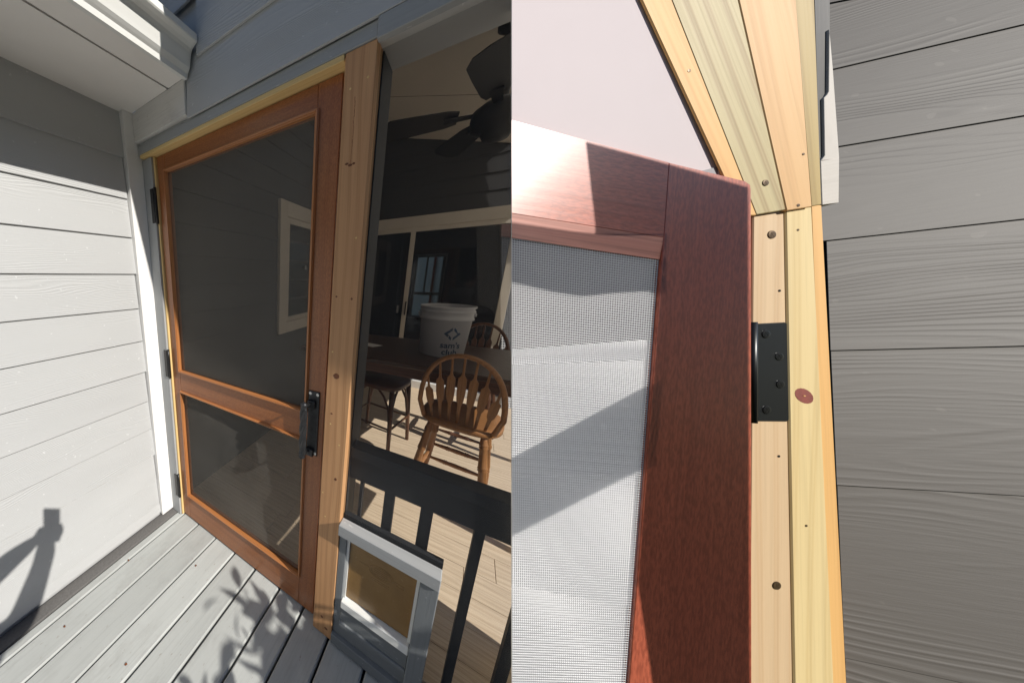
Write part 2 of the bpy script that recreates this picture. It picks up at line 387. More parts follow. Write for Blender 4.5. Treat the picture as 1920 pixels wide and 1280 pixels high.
lw = thing('siding_wall', 'sunlit pale grey lap siding wall at the left of the deck', 'wall', (0, -1.5, 0))
box('sheathing', (-.16, -3.4, -.05), (-.022, .06, 2.5), 'siding', lw, bev=0)
for i in range(13):
    z0 = .085+.178*i-.178 if i else .022
    z1 = .085+.178*i+.024
    if z0 > 2.23: break
    z1 = min(z1, 2.236)
    # each board leans: its foot stands proud over the board below
    L = V((0, -3.3, 0)); p0 = V((-.012, -.016-.003*((i*7) % 3), z0)); W = V((-.009, 0, z1-z0))
    board('siding_board', p0, L, W, (.0085, 0, .0004), 'siding', lw, bev=.0012)
box('corner_trim', (-.02, -.017, .012), (.018, .075, 2.236), 'white', lw, label='white painted corner board')

ev = thing('roof_eave', 'white boxed eave with flat soffit above the siding wall', 'eave', (.2, -1, 2.24))
box('soffit_panel', (-.02, -3.4, 2.236), (.294, .03, 2.25), 'soffit', ev, bev=0)
box('groove', (.29, -3.4, 2.243), (.312, .03, 2.252), 'dark', ev, bev=0)
box('fascia', (.305, -3.4, 2.234), (.405, .028, 2.40), 'soffit', ev, bev=.001)
box('return_block', (.0185, .029, 2.116), (.398, .062, 2.2355), 'white_worn', ev, bev=.0015, label='scuffed white boxed return under the gutter end')
box('return_cap', (.398, .031, 2.116), (.405, .062, 2.33), 'grey_trim', ev, bev=0)
prof = [(.406, 2.224), (.424, 2.222), (.427, 2.237), (.433, 2.243), (.440, 2.251), (.443, 2.262), (.452, 2.291), (.458, 2.300), (.470, 2.306), (.484, 2.310), (.487, 2.314), (.487, 2.333), (.476, 2.335), (.474, 2.318), (.445, 2.30), (.432, 2.26), (.414, 2.238), (.412, 2.335), (.406, 2.335)]
g = thing('gutter', 'white ogee profile gutter along the eave edge', 'gutter', (.45, -1, 2.28))
slab('gutter_body', [(a, .022, b) for a, b in prof], (0, -3.4, 0), 'gutter', g, along=(0, 1), bev=0)
slab('end_cap', [(a, .027, b) for a, b in prof[:12]+[(.406, 2.341)]], (0, -.004, 0), 'gutter', g)
# roof deck behind the gutter
rf = thing('shingle_roof', 'small dark shingle roof edge behind the white gutter', 'roof', (0, -1, 2.4))
slab('roof_deck', [(.47, -3.4, 2.345), (.47, .028, 2.345), (-.8, .028, 2.80), (-.8, -3.4, 2.80)], (0, 0, -.02), 'flash', rf)

# ------------------------------------------------------------------ door wall (plane y ~ 0.03 .. 0.19)
pw = thing('porch_wall', 'grey sided gable wall of the screened porch around the door', 'wall', (.8, .1, 0))
XS = 1.40
laps = [2.1012, 2.278, 2.452, 2.628, 2.80]
for i, (a, b) in enumerate(zip(laps, laps[1:])):
    x0 = .405 if i == 0 else (.475 if i == 1 else .33)
    xe = seam(.03, a)-.001
    board('siding_board', (x0, .0295, a), (1.62-x0, 0, 0), (0, .011, b-a+.02), (0, .009, 0), 'siding', pw, bev=.0012, cut=True)
box('header_beam', (.02, .052, 2.066), (1.62, .19, 3.0), 'siding', pw, bev=0, cut=True)
box('header_trim', (.02, .041, 2.066), (1.117, .0515, 2.101), 'grey_trim', pw)
box('header_trim', (1.119, .031, 2.055), (1.60, .0512, 2.100), 'grey_trim', pw, cut=True)
box('casing', (.0185, .060, .004), (.095, .075, 2.049), 'grey_trim', pw, label='grey painted casing strip beside the white corner board')
box('head_jamb', (.03, .043, 2.0505), (1.034, .135, 2.0655), 'pine_edge', pw, label='raw yellow pine head jamb over the door')
box('side_jamb', (.0955, .070, .004), (.108, .16, 2.050), 'pine_edge', pw)
po = box('post', (1.036, .045, .006), (1.118, .134, 2.0655), 'pine', pw, bev=.002, label='new yellow pine post with knots beside the door')
for (x, z, rx, rz) in ((1.068, 1.795, .006, .0035), (1.058, 1.80, .005, .003), (1.078, 1.797, .004, .003), (1.068, 1.169, .0095, .010), (1.073, .098, .005, .006), (1.094, .05, .007, .006), (1.052, 1.43, .003, .003), (1.10, 1.425, .003, .004), (1.09, .78, .004, .006), (1.06, 1.03, .0035, .003)):
    bm = bmesh.new(); vs = [bm.verts.new((x+rx*math.cos(q*.4488)*(1+.2*math.sin(q*2.1)), .0446, z+rz*math.sin(q*.4488))) for q in range(14)]
    vt = bm.verts.new((x, .0438, z))
    for q in range(14): bm.faces.new([vs[q], vs[(q+1) % 14], vt])
    finish('knot', bm, 'knot', po)
bm = bmesh.new(); rr_ = random.Random(5); xx = 1.0685; zz = 1.80
while zz < 1.955:
    h_ = rr_.uniform(.003, .011); w_ = rr_.uniform(.0003, .0010); hexa(bm, (xx-w_, .0446, zz), (w_*2, 0, 0), (rr_.uniform(-.001, .001), 0, h_), (0, .001, 0)); zz += h_*rr_.uniform(.7, 1.25); xx += rr_.uniform(-.0008, .0009)
finish('resin_streak', bm, 'mahog', po)
for (x, z) in ((1.055, 1.98), (1.10, 1.99), (1.058, .99), (1.094, .92), (1.06, .60), (1.10, 1.60), (1.05, 1.25), (1.045, .70)): screw((x, .0448, z), (0, -1, 0), .0028, 'pine_edge', po, 'nail', False)
# dark inner framing seen through the screen
box('post_shade_sheet', (1.1185, .09, .0), (1.1225, .185, 2.06), 'dark', pw, bev=0)  # thin dark sheet, shade on the post's side put into its colour
box('inner_rail', (1.1228, .09, .862), (1.75, .150, .900), 'dark', pw, cut=True)
box('inner_rail', (1.1228, .098, .772), (1.75, .135, .8615), 'dark', pw, cut=True)
for bx, bw in ((1.162, .010), (1.244, .031), (1.352, .034), (1.488, .024), (1.602, .026)):
    box('baluster', (bx, .10, .0), (bx+bw, .125, .7715), 'dark', pw, bev=0, cut=True)
box('backing_panel', (1.1228, .078, .0), (1.432, .0975, .625), 'dark', pw, bev=0, label='dark backing panel behind the pet door')
box('sill_plate', (1.119, .054, .060), (1.40, .088, .128), 'sill', pw)
box('sill_plate', (1.119, .036, .012), (1.42, .070, .0595), 'sill', pw)
# screen of the fixed bay
bm = bmesh.new(); hexa(bm, (1.1185, .072, .125), (.62, 0, 0), (0, 0, 1.93), (0, .0012, 0))
finish('screen_panel', bm, 'screen2', pw, cut=True, label='dark see-through insect screen of the fixed bay')

# rake overhang of the porch roof (above the picture), same slope as the ceiling inside
rk = thing('porch_roof', 'shed roof of the porch sloping down over the gable wall', 'roof', (1, 1.5, 2.9))
def rz(x): return 2.677-.33*(x-1)
slab('rake_board', [(-.6, -.197, rz(-.6)), (2.9, -.197, rz(2.9)), (2.9, -.197, rz(2.9)+.14), (-.6, -.197, rz(-.6)+.14)], (0, .022, 0), 'white', rk)
slab('rake_soffit', [(-.6, -.175, rz(-.6)+.02), (2.9, -.175, rz(2.9)+.02), (2.9, .05, rz(2.9)+.02), (-.6, .05, rz(-.6)+.02)], (0, 0, .12), 'soffit', rk)
def cz(x): return 3.29-.31*x
slab('ceiling_panel', [(-.2, .06, cz(-.2)), (2.4, .06, cz(2.4)), (2.4, 3.6, cz(2.4)), (-.2, 3.6, cz(-.2))], (0, 0, .12), 'ceil', rk, cut=True, label='cream board ceiling inside the porch')
for yy in (1.18, 2.36): slab('ceiling_seam', [(-.2, yy, cz(-.2)-.001), (2.4, yy, cz(2.4)-.001), (2.4, yy+.006, cz(2.4)-.001), (-.2, yy+.006, cz(-.2)-.001)], (0, 0, .002), 'fan', rk, cut=True)

# ------------------------------------------------------------------ screen door
dr = thing('screen_door', 'varnished orange brown wooden screen door with two screened panels', 'door', (.11, .1, .012))
Y0, Y1 = .080, .116
box('stile', (.1115, Y0, .012), (.172, Y1, 2.0475), 'mahog', dr)
box('stile', (.944, Y0, .012), (1.0185, Y1, 2.0475), 'mahog', dr)
box('top_rail', (.1722, Y0, 1.977), (.9438, Y1, 2.0475), 'mahog', dr)
box('middle_rail', (.1722, Y0, .866), (.9438, Y1, .985), 'mahog', dr)
box('bottom_rail', (.1722, Y0, .012), (.9438, Y1, .178), 'mahog', dr)
def mould(x0, x1, z0, z1):
    w = .0125
    for k, (wd, pr) in enumerate(((w, .006), (w*.5, .0105))):
        o = 0 if k == 0 else w*.2
        quad = [((x0+o, z0+o), (x1-o, z0+o), (x1-o-wd, z0+o+wd), (x0+o+wd, z0+o+wd)),
                ((x1-o, z1-o), (x0+o, z1-o), (x0+o+wd, z1-o-wd), (x1-o-wd, z1-o-wd)),
                ((x0+o, z1-o), (x0+o, z0+o), (x0+o+wd, z0+o+wd), (x0+o+wd, z1-o-wd)),
                ((x1-o, z0+o), (x1-o, z1-o), (x1-o-wd, z1-o-wd), (x1-o-wd, z0+o+wd))]
        for q in quad: slab('moulding', [(a, Y0-pr, b) for a, b in q], (0, pr+.010, 0), 'mould', dr, bev=.0012)
mould(.165, .951, .981, 1.984); mould(.165, .951, .171, .871)
def door_screen(x0, x1, z0, z1, sag, seed):
    rnd = random.Random(seed); bm = bmesh.new(); nx, nz = 36, 44; G = []
    for j in range(nz+1):
        row = []
        for i in range(nx+1):
            u, q = i/nx, j/nz
            e = math.sin(math.pi*u)**.6*math.sin(math.pi*q)**.6
            d = sag*e*(.35*math.sin(5.1*u+seed+2.0*q)+.35*math.sin(3.7*q*2+seed*1.7+1.8*u)+.5*math.exp(-((u-.86)/.10)**2)*math.sin(9*q+1.0)+.25*math.sin(11*q+7*u))
            row.append(bm.verts.new((x0+(x1-x0)*u, Y0+.014+d, z0+(z1-z0)*q)))
        G.append(row)
    for j in range(nz):
        for i in range(nx): bm.faces.new([G[j][i], G[j][i+1], G[j+1][i+1], G[j+1][i]])
    ext = bmesh.ops.solidify(bm, geom=bm.faces[:], thickness=.0006)
    finish('screen_panel', bm, 'screen', dr, smooth=True)
door_screen(.17, .946, .976, 1.98, .010, 1.3); door_screen(.17, .946, .172, .868, .013, 2.6)
for zc in (1.834, 1.02, .219):
    hg = box('hinge', (.070, .0555, zc-.078), (.096, .0598, zc+.078), 'black', dr, bev=.001)
    tube('hinge_pin', [(.1015, .064, zc-.082), (.1015, .064, zc-.03), (.1015, .064, zc+.03), (.1015, .064, zc+.082)], .0075, 'black', hg)
    for q in (-.05, -.02, .02, .05): screw((.083, .0555, zc+q), (0, -1, 0), .004, 'black', hg, cross=False)
hd = thing('tmp', None, None); bpy.data.objects.remove(hd)
hp = box('handle', (.9555, .0745, .815), (1.0, .0798, 1.080), 'iron', dr, bev=.002, label='black twisted iron pull handle on a hammered plate')
bm = bmesh.new(); n = 28; rings = []
for k in range(41):
    q = k/40; z = .838+.185*q; rings.append([])
    for j in range(n):
        th = 2*math.pi*j/n; rr = .0122*(.58+.60*abs(math.sin(2*(th-q*5.2))))
        rings[-1].append(bm.verts.new((.9585+rr*math.cos(th), .034+rr*math.sin(th), z)))
for a, b in zip(rings, rings[1:]):
    for j in range(n): bm.faces.new([a[j], a[(j+1) % n], b[(j+1) % n], b[j]])
bm.faces.new(list(reversed(rings[0]))); bm.faces.new(rings[-1])
finish('grip', bm, 'iron', hp, smooth=True)
for z, sg in ((1.030, 1), (.830, -1)):
    lathe('grip_end', (.9585, .034, z-.014), [(.006, 0), (.0125, .004), (.0125, .010), (.0105, .013), (.0125, .017), (.0125, .024), (.006, .030)], 'iron', hp, 16)
    bm = bmesh.new(); hexa(bm, (.953, .034, z-.006), (.012, 0, 0), (0, .042, 0), (.010, 0, .012)); hexa(bm, (.957, .062, z-.016), (.030, 0, 0), (0, .013, 0), (0, 0, .03)); finish('bracket', bm, 'iron', hp, bev=.002)
for x in (.9635, .992):
    for z in (.826, 1.069): screw((x, .0745, z), (0, -1, 0), .006, 'steel', hp, cross=False)

# ------------------------------------------------------------------ pet door
pd = thing('pet_door', 'grey framed amber flap pet door at the foot of the screen bay', 'pet door', (1.27, .06, .1))
box('frame_top', (1.1195, .028, .566), (1.432, .0715, .612), 'grey_trim', pd, bev=.002)
box('frame_side', (1.383, .034, .013), (1.432, .0715, .5655), 'sill', pd, bev=.002)
box('frame_side', (1.1195, .050, .129), (1.146, .0715, .5655), 'sill', pd, bev=.001)
box('inner_frame', (1.1465, .058, .26), (1.156, .0716, .5655), 'gutter', pd, bev=0)
box('inner_frame', (1.374, .056, .26), (1.3825, .0716, .5655), 'gutter', pd, bev=0)
box('sill_lip', (1.146, .040, .222), (1.383, .0716, .259), 'gutter', pd, bev=.003, label='pale aluminium lip under the flap')
box('sill_board', (1.146, .047, .150), (1.383, .0705, .2215), 'sill', pd, bev=.002)
box('sill_board', (1.146, .040, .1285), (1.383, .0705, .1495), 'sill', pd, bev=.002)
fl = box('flap', (1.157, .0665, .262), (1.3735, .0700, .566), 'flap', pd, bev=.001)
bm = bmesh.new(); cx, cz_ = 1.268, .463
for r1, r2 in ((.040, .026), (.033, .020)):
    tube_bm(bm, [(cx+r1*math.cos(q*.2618), .0665, cz_+r2*math.sin(q*.2618)) for q in range(25)], .0011, 6, False)
for zz in (.012, .004, -.004, -.012): tube_bm(bm, [(cx-.022, .0665, cz_+zz), (cx+.022, .0665, cz_+zz)], .0011, 6)
tube_bm(bm, [(cx-.075, .0665, cz_+.002), (cx-.042, .0665, cz_+.002)], .0012, 6); tube_bm(bm, [(cx+.042, .0665, cz_+.002), (cx+.075, .0665, cz_+.002), (cx+.075, .0665, cz_-.010), (cx+.05, .0665, cz_-.010)], .0012, 6)
for zz in (-.036, -.044): tube_bm(bm, [(cx-.03, .0665, cz_+zz), (cx+.03, .0665, cz_+zz)], .0010, 6)
finish('emblem', bm, 'flap', fl, label='oval raised emblem moulded in the flap')

# ------------------------------------------------------------------ porch interior
pf = thing('porch_floor', 'tan plank floor of the screened porch in bright sun patches', None, (1, 1.5, 0), kind='structure')
for r in range(22):
    y0 = .15+r*.152; xs = -.1-random.uniform(0, .9)
    while xs < 2.1:
        L = 1.22; a, b = max(xs, -.1), min(xs+L, 2.1)
        if b-a > .02: box('floor_plank', (a+.001, y0+.001, -.018), (b-.001, y0+.151, 0.0), 'plank', pf, grain=0, bev=.0012, cut=True)
        xs += L
box('subfloor', (-.1, .136, -.06), (2.1, 3.6, -.0185), 'dark', pf, bev=0, cut=True)
iw = thing('porch_side_wall', 'charcoal wall with a cream window seen through the door screen', 'wall', (0, 1.7, 0))
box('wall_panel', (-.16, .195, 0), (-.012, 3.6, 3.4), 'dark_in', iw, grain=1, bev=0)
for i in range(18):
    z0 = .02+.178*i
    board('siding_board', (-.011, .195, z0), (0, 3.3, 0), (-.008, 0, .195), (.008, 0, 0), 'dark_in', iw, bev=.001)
wi = thing('porch_window', 'cream framed window on the charcoal wall behind the door screen', 'window', (0, 1.8, .96))
y0, y1, z0, z1 = 1.322, 2.30, .962, 2.134
for nm, lo, hi in (('casing', (-.01, y0, z0), (.022, y0+.125, z1)), ('casing', (-.01, y1-.125, z0), (.022, y1, z1)), ('casing', (-.01, y0+.1252, z1-.125), (.022, y1-.1252, z1)), ('casing', (-.01, y0+.1252, z0), (.022, y1-.1252, z0+.105)),
                   ('sash', (-.012, y0+.1255, z0+.106), (.012, y0+.175, z1-.126)), ('sash', (-.012, y1-.175, z0+.106), (.012, y1-.1255, z1-.126)), ('sash', (-.012, y0+.1752, z1-.176), (.012, y1-.1752, z1-.126)), ('sash', (-.012, y0+.1752, z0+.106), (.012, y1-.1752, z0+.15))):
    box(nm, lo, hi, 'trim_in', wi, bev=.002)
box('pane', (-.010, y0+.175, z0+.15), (-.004, y1-.175, z1-.176), 'glass', wi, bev=0)
box('window_lock', (-.003, 1.80, 1.56), (.018, 1.83, 1.60), 'steel', wi)

# far house wall with the sliding glass door
YF = 3.35
fw = thing('house_wall', 'charcoal house wall at the back of the porch above the sliding door', 'wall', (.9, YF, 0))
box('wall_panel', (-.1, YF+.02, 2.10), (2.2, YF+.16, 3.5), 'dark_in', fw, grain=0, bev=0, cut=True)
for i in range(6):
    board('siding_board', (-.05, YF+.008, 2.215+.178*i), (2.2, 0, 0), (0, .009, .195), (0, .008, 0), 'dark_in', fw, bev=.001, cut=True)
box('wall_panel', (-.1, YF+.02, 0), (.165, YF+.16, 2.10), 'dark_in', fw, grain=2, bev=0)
box('baseboard', (-.02, YF-.012, 0), (.17, YF+.0195, .12), 'trim_in', fw)
sl = thing('sliding_door', 'cream framed sliding glass door reflecting the yard behind the table', 'door', (.9, YF, 0))
box('header_casing', (.165, YF-.03, 2.085), (2.2, YF+.015, 2.214), 'trim_in', sl, cut=True)
box('top_track', (.165, YF-.012, 2.035), (2.2, YF+.06, 2.0845), 'trim_in', sl, cut=True)
box('side_jamb', (.165, YF-.03, .10), (.235, YF+.06, 2.0345), 'trim_in', sl)
box('meeting_stile', (.690, YF-.005, .10), (.742, YF+.04, 2.0345), 'trim_in', sl)
lk = box('latch', (.722, YF-.030, .98), (.735, YF-.0052, 1.16), 'fan', sl); lk2 = box('keeper', (.62, YF-.01, 1.0), (.64, YF+.02, 1.10), 'steel', sl)
box('stile', (1.655, YF-.005, .10), (1.735, YF+.04, 2.0345), 'trim_in', sl, cut=True)
box('sill_track', (.165, YF-.05, .0), (2.2, YF+.06, .098), 'white', sl, cut=True)
box('pane', (.2355, YF+.012, .099), (.6895, YF+.020, 2.034), 'glass', sl, bev=0)
box('pane', (.7425, YF+.012, .099), (1.6545, YF+.020, 2.034), 'glass', sl, bev=0, cut=True)
box('pane', (1.7355, YF+.012, .099), (2.2, YF+.020, 2.034), 'glass', sl, bev=0, cut=True)
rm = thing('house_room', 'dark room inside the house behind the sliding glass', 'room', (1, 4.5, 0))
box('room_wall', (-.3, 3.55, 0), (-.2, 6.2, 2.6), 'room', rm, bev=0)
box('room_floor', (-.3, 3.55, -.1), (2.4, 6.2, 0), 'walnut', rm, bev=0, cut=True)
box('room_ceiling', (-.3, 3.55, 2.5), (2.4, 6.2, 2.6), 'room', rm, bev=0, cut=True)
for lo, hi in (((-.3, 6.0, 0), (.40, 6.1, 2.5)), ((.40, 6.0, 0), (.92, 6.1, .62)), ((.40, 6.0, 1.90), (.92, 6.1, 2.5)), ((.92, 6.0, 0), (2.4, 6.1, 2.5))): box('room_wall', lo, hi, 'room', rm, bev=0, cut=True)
rw = thing('reflection_window', 'small bright window added in the dark room to stand in for a glass reflection', 'window', (.66, 6, .6))  # added window, stands in for a bright reflection in the glass
for lo, hi in (((.38, 5.95, .60), (.44, 6.02, 1.92)), ((.88, 5.95, .60), (.94, 6.02, 1.92)), ((.44, 5.95, 1.86), (.88, 6.02, 1.92)), ((.44, 5.95, .60), (.88, 6.02, .66)), ((.44, 5.97, 1.10), (.88, 6.01, 1.16)), ((.60, 5.975, 1.16), (.63, 6.0, 1.86))): box('window_frame', lo, hi, 'trim_in', rw, bev=.002)
ng = thing('reflection_backdrop', 'added white siding panel, the bright view of the stand-in reflection', 'house', (0, 8, 0))  # added sunlit panel, gives the stand-in reflection its brightness
for i in range(14): board('siding_board', (-1.2, 8.9, -.3+.2*i), (2.4, -1.4, 0), (-.006, -.01, .21), (.02, .03, 0), 'white', ng, bev=0)
box('door_stripe', (.55, 7.80, -.3), (.60, 7.84, 2.4), 'r_mahog', ng, bev=0)

# added wall along the line of sight, openings shaped to place the sun patches
ew = thing('added_light_wall', 'added thin wall, edge-on to the lens, with openings shaped for the sun patches', 'wall', (1.6, 1.5, 0))
def end_panel(pts):
    q = [(seam(y, z)-.0003, y, z) for y, z in pts]
    slab('wall_panel', q, tuple(-c*.001 for c in SEAM_N.normalized()), 'vinyl', ew)
end_panel([(.20, .68), (3.33, .80), (3.33, 3.05), (.06, 3.05), (.06, .68)])
end_panel([(.06, 0), (.46, 0), (.46, .675), (.06, .675)]); end_panel([(.46, .48), (.90, .48), (.90, .69), (.46, .69)])
for a in (1.0, 2.02): end_panel([(a, 0), (a+.05, 0), (a+.05, .70), (a, .70)])

# ceiling fan
fn = thing('ceiling_fan', 'dark bronze ceiling fan with five blades under the porch roof', 'fan', (1.379, 1.514, 2.8))
H = V((1.379, 1.514, 2.40))
lathe('motor', H, [(.02, -.135), (.06, -.13), (.075, -.10), (.075, -.085), (.125, -.07), (.135, -.02), (.13, .02), (.09, .05), (.03, .06), (.03, .14)], 'fan', fn, 28, cut=True)
tube('downrod', [H+V((0, 0, .14)), V((H.x, H.y, cz(H.x)))], .013, 'fan', fn, cut=True)
lathe('canopy', (H.x, H.y, cz(H.x)-.08), [(.03, 0), (.07, .03), (.075, .09)], 'fan', fn, 20, cut=True)
for a in (192, 264, 336, 48, 120):
    d = V((math.cos(rad(a)), math.sin(rad(a)), 0)); s = V((-d.y, d.x, 0)); p = H+V((0, 0, .015)); tl = V((0, 0, .022))
    outl = [(.20, .045), (.26, .062), (.45, .078), (.57, .085), (.615, .06), (.625, 0)]
    pts = [p+d*r+s*wd+tl*(wd/.08) for r, wd in outl]+[p+d*r-s*wd-tl*(wd/.08) for r, wd in reversed(outl[:-1])]
    slab('blade', pts, (0, 0, .007), 'fan', fn, cut=True)
    slab('blade_iron', [p+d*.10+s*.018, p+d*.27+s*.03, p+d*.27-s*.03, p+d*.10-s*.018], (0, 0, -.008), 'fan', fn, cut=True)

# table, bucket, paper
tb = thing('table', 'dark brown counter height table holding the white bucket', 'table', (1.0, 1.65, 0))
box('tabletop', (.30, 1.20, .888), (1.90, 2.06, .92), 'walnut', tb, bev=.006, cut=True)
box('apron', (.36, 1.27, .80), (1.84, 1.30, .887), 'bentwood', tb, cut=True)
box('apron', (.36, 1.96, .80), (1.84, 1.99, .887), 'walnut', tb, cut=True)
for x, y in ((.40, 1.92), (.40, 1.30)): box('leg', (x, y, 0), (x+.065, y+.065, .887), 'walnut', tb, bev=.004)
bm = bmesh.new(); hexa(bm, (.66, 1.56, .9205), (.15, -.03, 0), (.05, .10, 0), (0, 0, .002)); tag(finish('paper', bm, 'paper'), 'white sheet of paper lying on the dark table', 'paper')
bk = thing('bucket', 'white plastic bucket with navy diamond logo standing on the dark table', 'bucket', (1.27, 1.63, .921))
BC = V((1.27, 1.63, .9215))
bp = [(.132, 0), (.138, .006), (.156, .265), (.166, .268), (.166, .280), (.159, .283), (.160, .318), (.168, .320), (.168, .330), (.161, .332), (.162, .348), (.171, .350), (.171, .360), (.160, .362), (.158, .355), (.130, .02)]
lathe('bucket_body', BC, bp, 'bucket', bk, 48)
def wrap(bm, cx_a, z_mid):
    for vv in bm.verts:
        xx, zz, th = vv.co.x, vv.co.y, vv.co.z
        h = z_mid+zz; r = .138+(.156-.138)*h/.265+.0008+th; a = cx_a+xx/r
        vv.co = BC+V((r*math.cos(a), r*math.sin(a), h))
A0 = math.atan2(CAM.y-BC.y, CAM.x-BC.x)+.36
def text(body, size, z_mid):
    c = bpy.data.curves.new('txt', 'FONT'); c.body = body; c.size = size; c.align_x = 'CENTER'; c.extrude = .0005; c.offset = .0012
    o = bpy.data.objects.new('txt', c); COL.objects.link(o); bpy.context.view_layer.update()
    me = bpy.data.meshes.new_from_object(o.evaluated_get(bpy.context.evaluated_depsgraph_get())); bpy.data.objects.remove(o)
    bm = bmesh.new(); bm.from_mesh(me); wrap(bm, A0, z_mid); finish('lettering', bm, 'blue', bk)
text("sam's", .058, .076); text('club', .058, .026)
bm = bmesh.new()
for pts in ([(-.006, .047), (-.050, .002), (-.038, -.010), (.006-.012, .025)], [(-.050, .002), (-.006, -.044), (-.006, -.022), (-.029, .002)], [(.006, .047), (.050, .002), (.029, .002), (.006, .025)], [(.050, .002), (.006, -.044), (.006, -.022), (.038, .012)]):
    pts = pts
for sx in (-1, 1):
    for sz in (-1, 1):
        q = [(sx*.005, sz*.046), (sx*.052, 0), (sx*.030, 0), (sx*.005, sz*.024)]
        a = [bm.verts.new((x, z, .0006)) for x, z in q]; bm.faces.new(a if sx*sz < 0 else list(reversed(a)))
wrap(bm, A0, .178); finish('logo', bm, 'blue', bk, label='navy diamond outline logo')
for sgn in (-1, 1):
    a = A0+sgn*1.57-.2; p = BC+V((.166*math.cos(a), .166*math.sin(a), .30)); lathe('handle_ear', p, [(.012, -.012), (.014, 0), (.012, .012)], 'bucket', bk, 12)
a1 = A0+1.37; tube('bail', [BC+V((.172*math.cos(a1+q*.32-.1), .172*math.sin(a1+q*.32-.1), .30-.09*math.sin(q*.314))) for q in range(11)], .003, 'steel', bk, 6)

# windsor counter stools
def windsor(name, label, c, rot, mat, group, high=.61):
    t = thing(name, label, 'stool', (c[0], c[1], 0), group)
    Rz = Matrix.Rotation(rot, 4, 'Z'); c = V((c[0], c[1], 0))
    def P(x, y, z): return c+(Rz @ V((x, y, z)))
    # seat: rounded shield shape, back edge at -y
    bm = bmesh.new(); top = []; bot = []; nn = 40
    for k in range(nn):
        th = 2*math.pi*k/nn; rx = .215*abs(math.cos(th))**.62*(1 if math.cos(th) > 0 else -1); ry = .205*abs(math.sin(th))**.7*(1 if math.sin(th) > 0 else -1)
        top.append((rx, ry))
    lev = [(.93, high-.042), (1.0, high-.030), (1.0, high-.012), (.965, high)]
    rings = [[bm.verts.new(P(x*s, y*s, z)) for x, y in top] for s, z in lev]
    rings.append([bm.verts.new(P(x*.72, y*.72, high-.010)) for x, y in top])
    for a, b in zip(rings, rings[1:]):
        for k in range(nn): bm.faces.new([a[k], a[(k+1) % nn], b[(k+1) % nn], b[k]])
    bm.faces.new(list(reversed(rings[0]))); bm.faces.new(rings[-1])
    finish('seat', bm, mat, t, axes(P(-.2, 0, high), P(.2, 0, high)-P(-.2, 0, high), P(0, 1, high)-P(0, 0, high)), True, smooth=True)
    prof = [(.0, .013), (.06, .017), (.10, .020), (.115, .023), (.125, .018), (.135, .023), (.15, .019), (.34, .023), (.352, .026), (.362, .019), (.374, .026), (.386, .020), (.62, .024), (.66, .022), (.70, .024), (.72, .018), (.735, .022), (1.0, .014)]
    feet = []
    for sx in (-1, 1):
        for sy in (-1, 1):
            a = P(sx*.135, sy*.13, high-.035); b = P(sx*(.205 if sy < 0 else .185), sy*(.215 if sy < 0 else .195), 0)
            tube('leg', [a+(b-a)*q for q, r in prof], [r for q, r in prof], mat, t, 12, True); feet.append((a, b))
    sp = [(0, .009), (.2, .013), (.3, .015), (.315, .019), (.33, .013), (.345, .019), (.36, .015), (.5, .017), (.64, .015), (.655, .019), (.67, .013), (.685, .019), (.7, .015), (.8, .013), (1, .009)]
    for (i, j, q) in ((0, 2, .62), (1, 3, .58), (0, 1, .70), (2, 3, .70), (1, 3, .80)):
        a = feet[i][0]+(feet[i][1]-feet[i][0])*q; b = feet[j][0]+(feet[j][1]-feet[j][0])*q
        tube('stretcher', [a+(b-a)*s for s, r in sp], [r for s, r in sp], mat, t, 10, True)
    # bow back leaning towards -y
    bow = []
    for k in range(33):
        th = math.pi*k/32
        xx = -.205*math.cos(th)*(1.0-.0*math.sin(th)); hh = .455*math.sin(th)**.62
        if k in (0, 32): xx *= .86
        bow.append(P(xx, -.165-.11*hh/.455, high-.005+hh))
    bm = bmesh.new(); tube_bm(bm, bow, .0135, 10); finish('bow', bm, mat, t, axes(bow[0], bow[16]-bow[0], V((0, 1, 0))), True, smooth=True)
    for i in range(7):
        u = (i-3)/3; x0, x1 = u*.135, u*.172
        hh = .455*math.sqrt(max(0, 1-(x1/.205)**2))**.75*.985
        outl = [(0, .007), (.30, .009), (.36, .017), (.50, .021), (.70, .020), (.745, .008), (.78, .006), (1, .005)]
        L = []; Rr = []
        for q, wd in outl:
            xx = x0+(x1-x0)*q; yy = -.150-.125*hh*q/.455; zz = high-.006+hh*q
            L.append(P(xx-wd, yy, zz)); Rr.append(P(xx+wd, yy, zz))
        n_ = (Rz @ V((0, 1, 0))); slab('spindle', L+list(reversed(Rr)), tuple(n_*.010), mat, t, along=(0, 7), bev=.0015, cut=True)
    return t
windsor('windsor_stool', 'honey oak arrow back stool nearest the screen with sunlit legs', (1.447, 1.318), rad(-7), 'oak', 'stools around the porch table')
windsor('windsor_stool', 'dark bow back stool on the far side of the table beside the bucket', (1.50, 2.18), rad(172), 'bentwood', 'stools around the porch table')
bs = thing('bentwood_stool', 'dark bentwood stool with curved braces half under the table', 'stool', (.88, 1.70, 0), 'stools around the porch table')
Rz = Matrix.Rotation(rad(-12), 4, 'Z'); cs = V((.865, 1.72, 0))
def Q(x, y, z): return cs+(Rz @ V((x, y, z)))
bm = bmesh.new(); rings = []
for s, z in ((.94, .565), (1, .575), (1, .60), (.96, .612)):
    rings.append([bm.verts.new(Q(.205*s*abs(math.cos(q*.157))**.55*(1 if math.cos(q*.157) > 0 else -1), .205*s*abs(math.sin(q*.157))**.55*(1 if math.sin(q*.157) > 0 else -1), z)) for q in range(40)])
for a, b in zip(rings, rings[1:]):
    for k in range(40): bm.faces.new([a[k], a[(k+1) % 40], b[(k+1) % 40], b[k]])
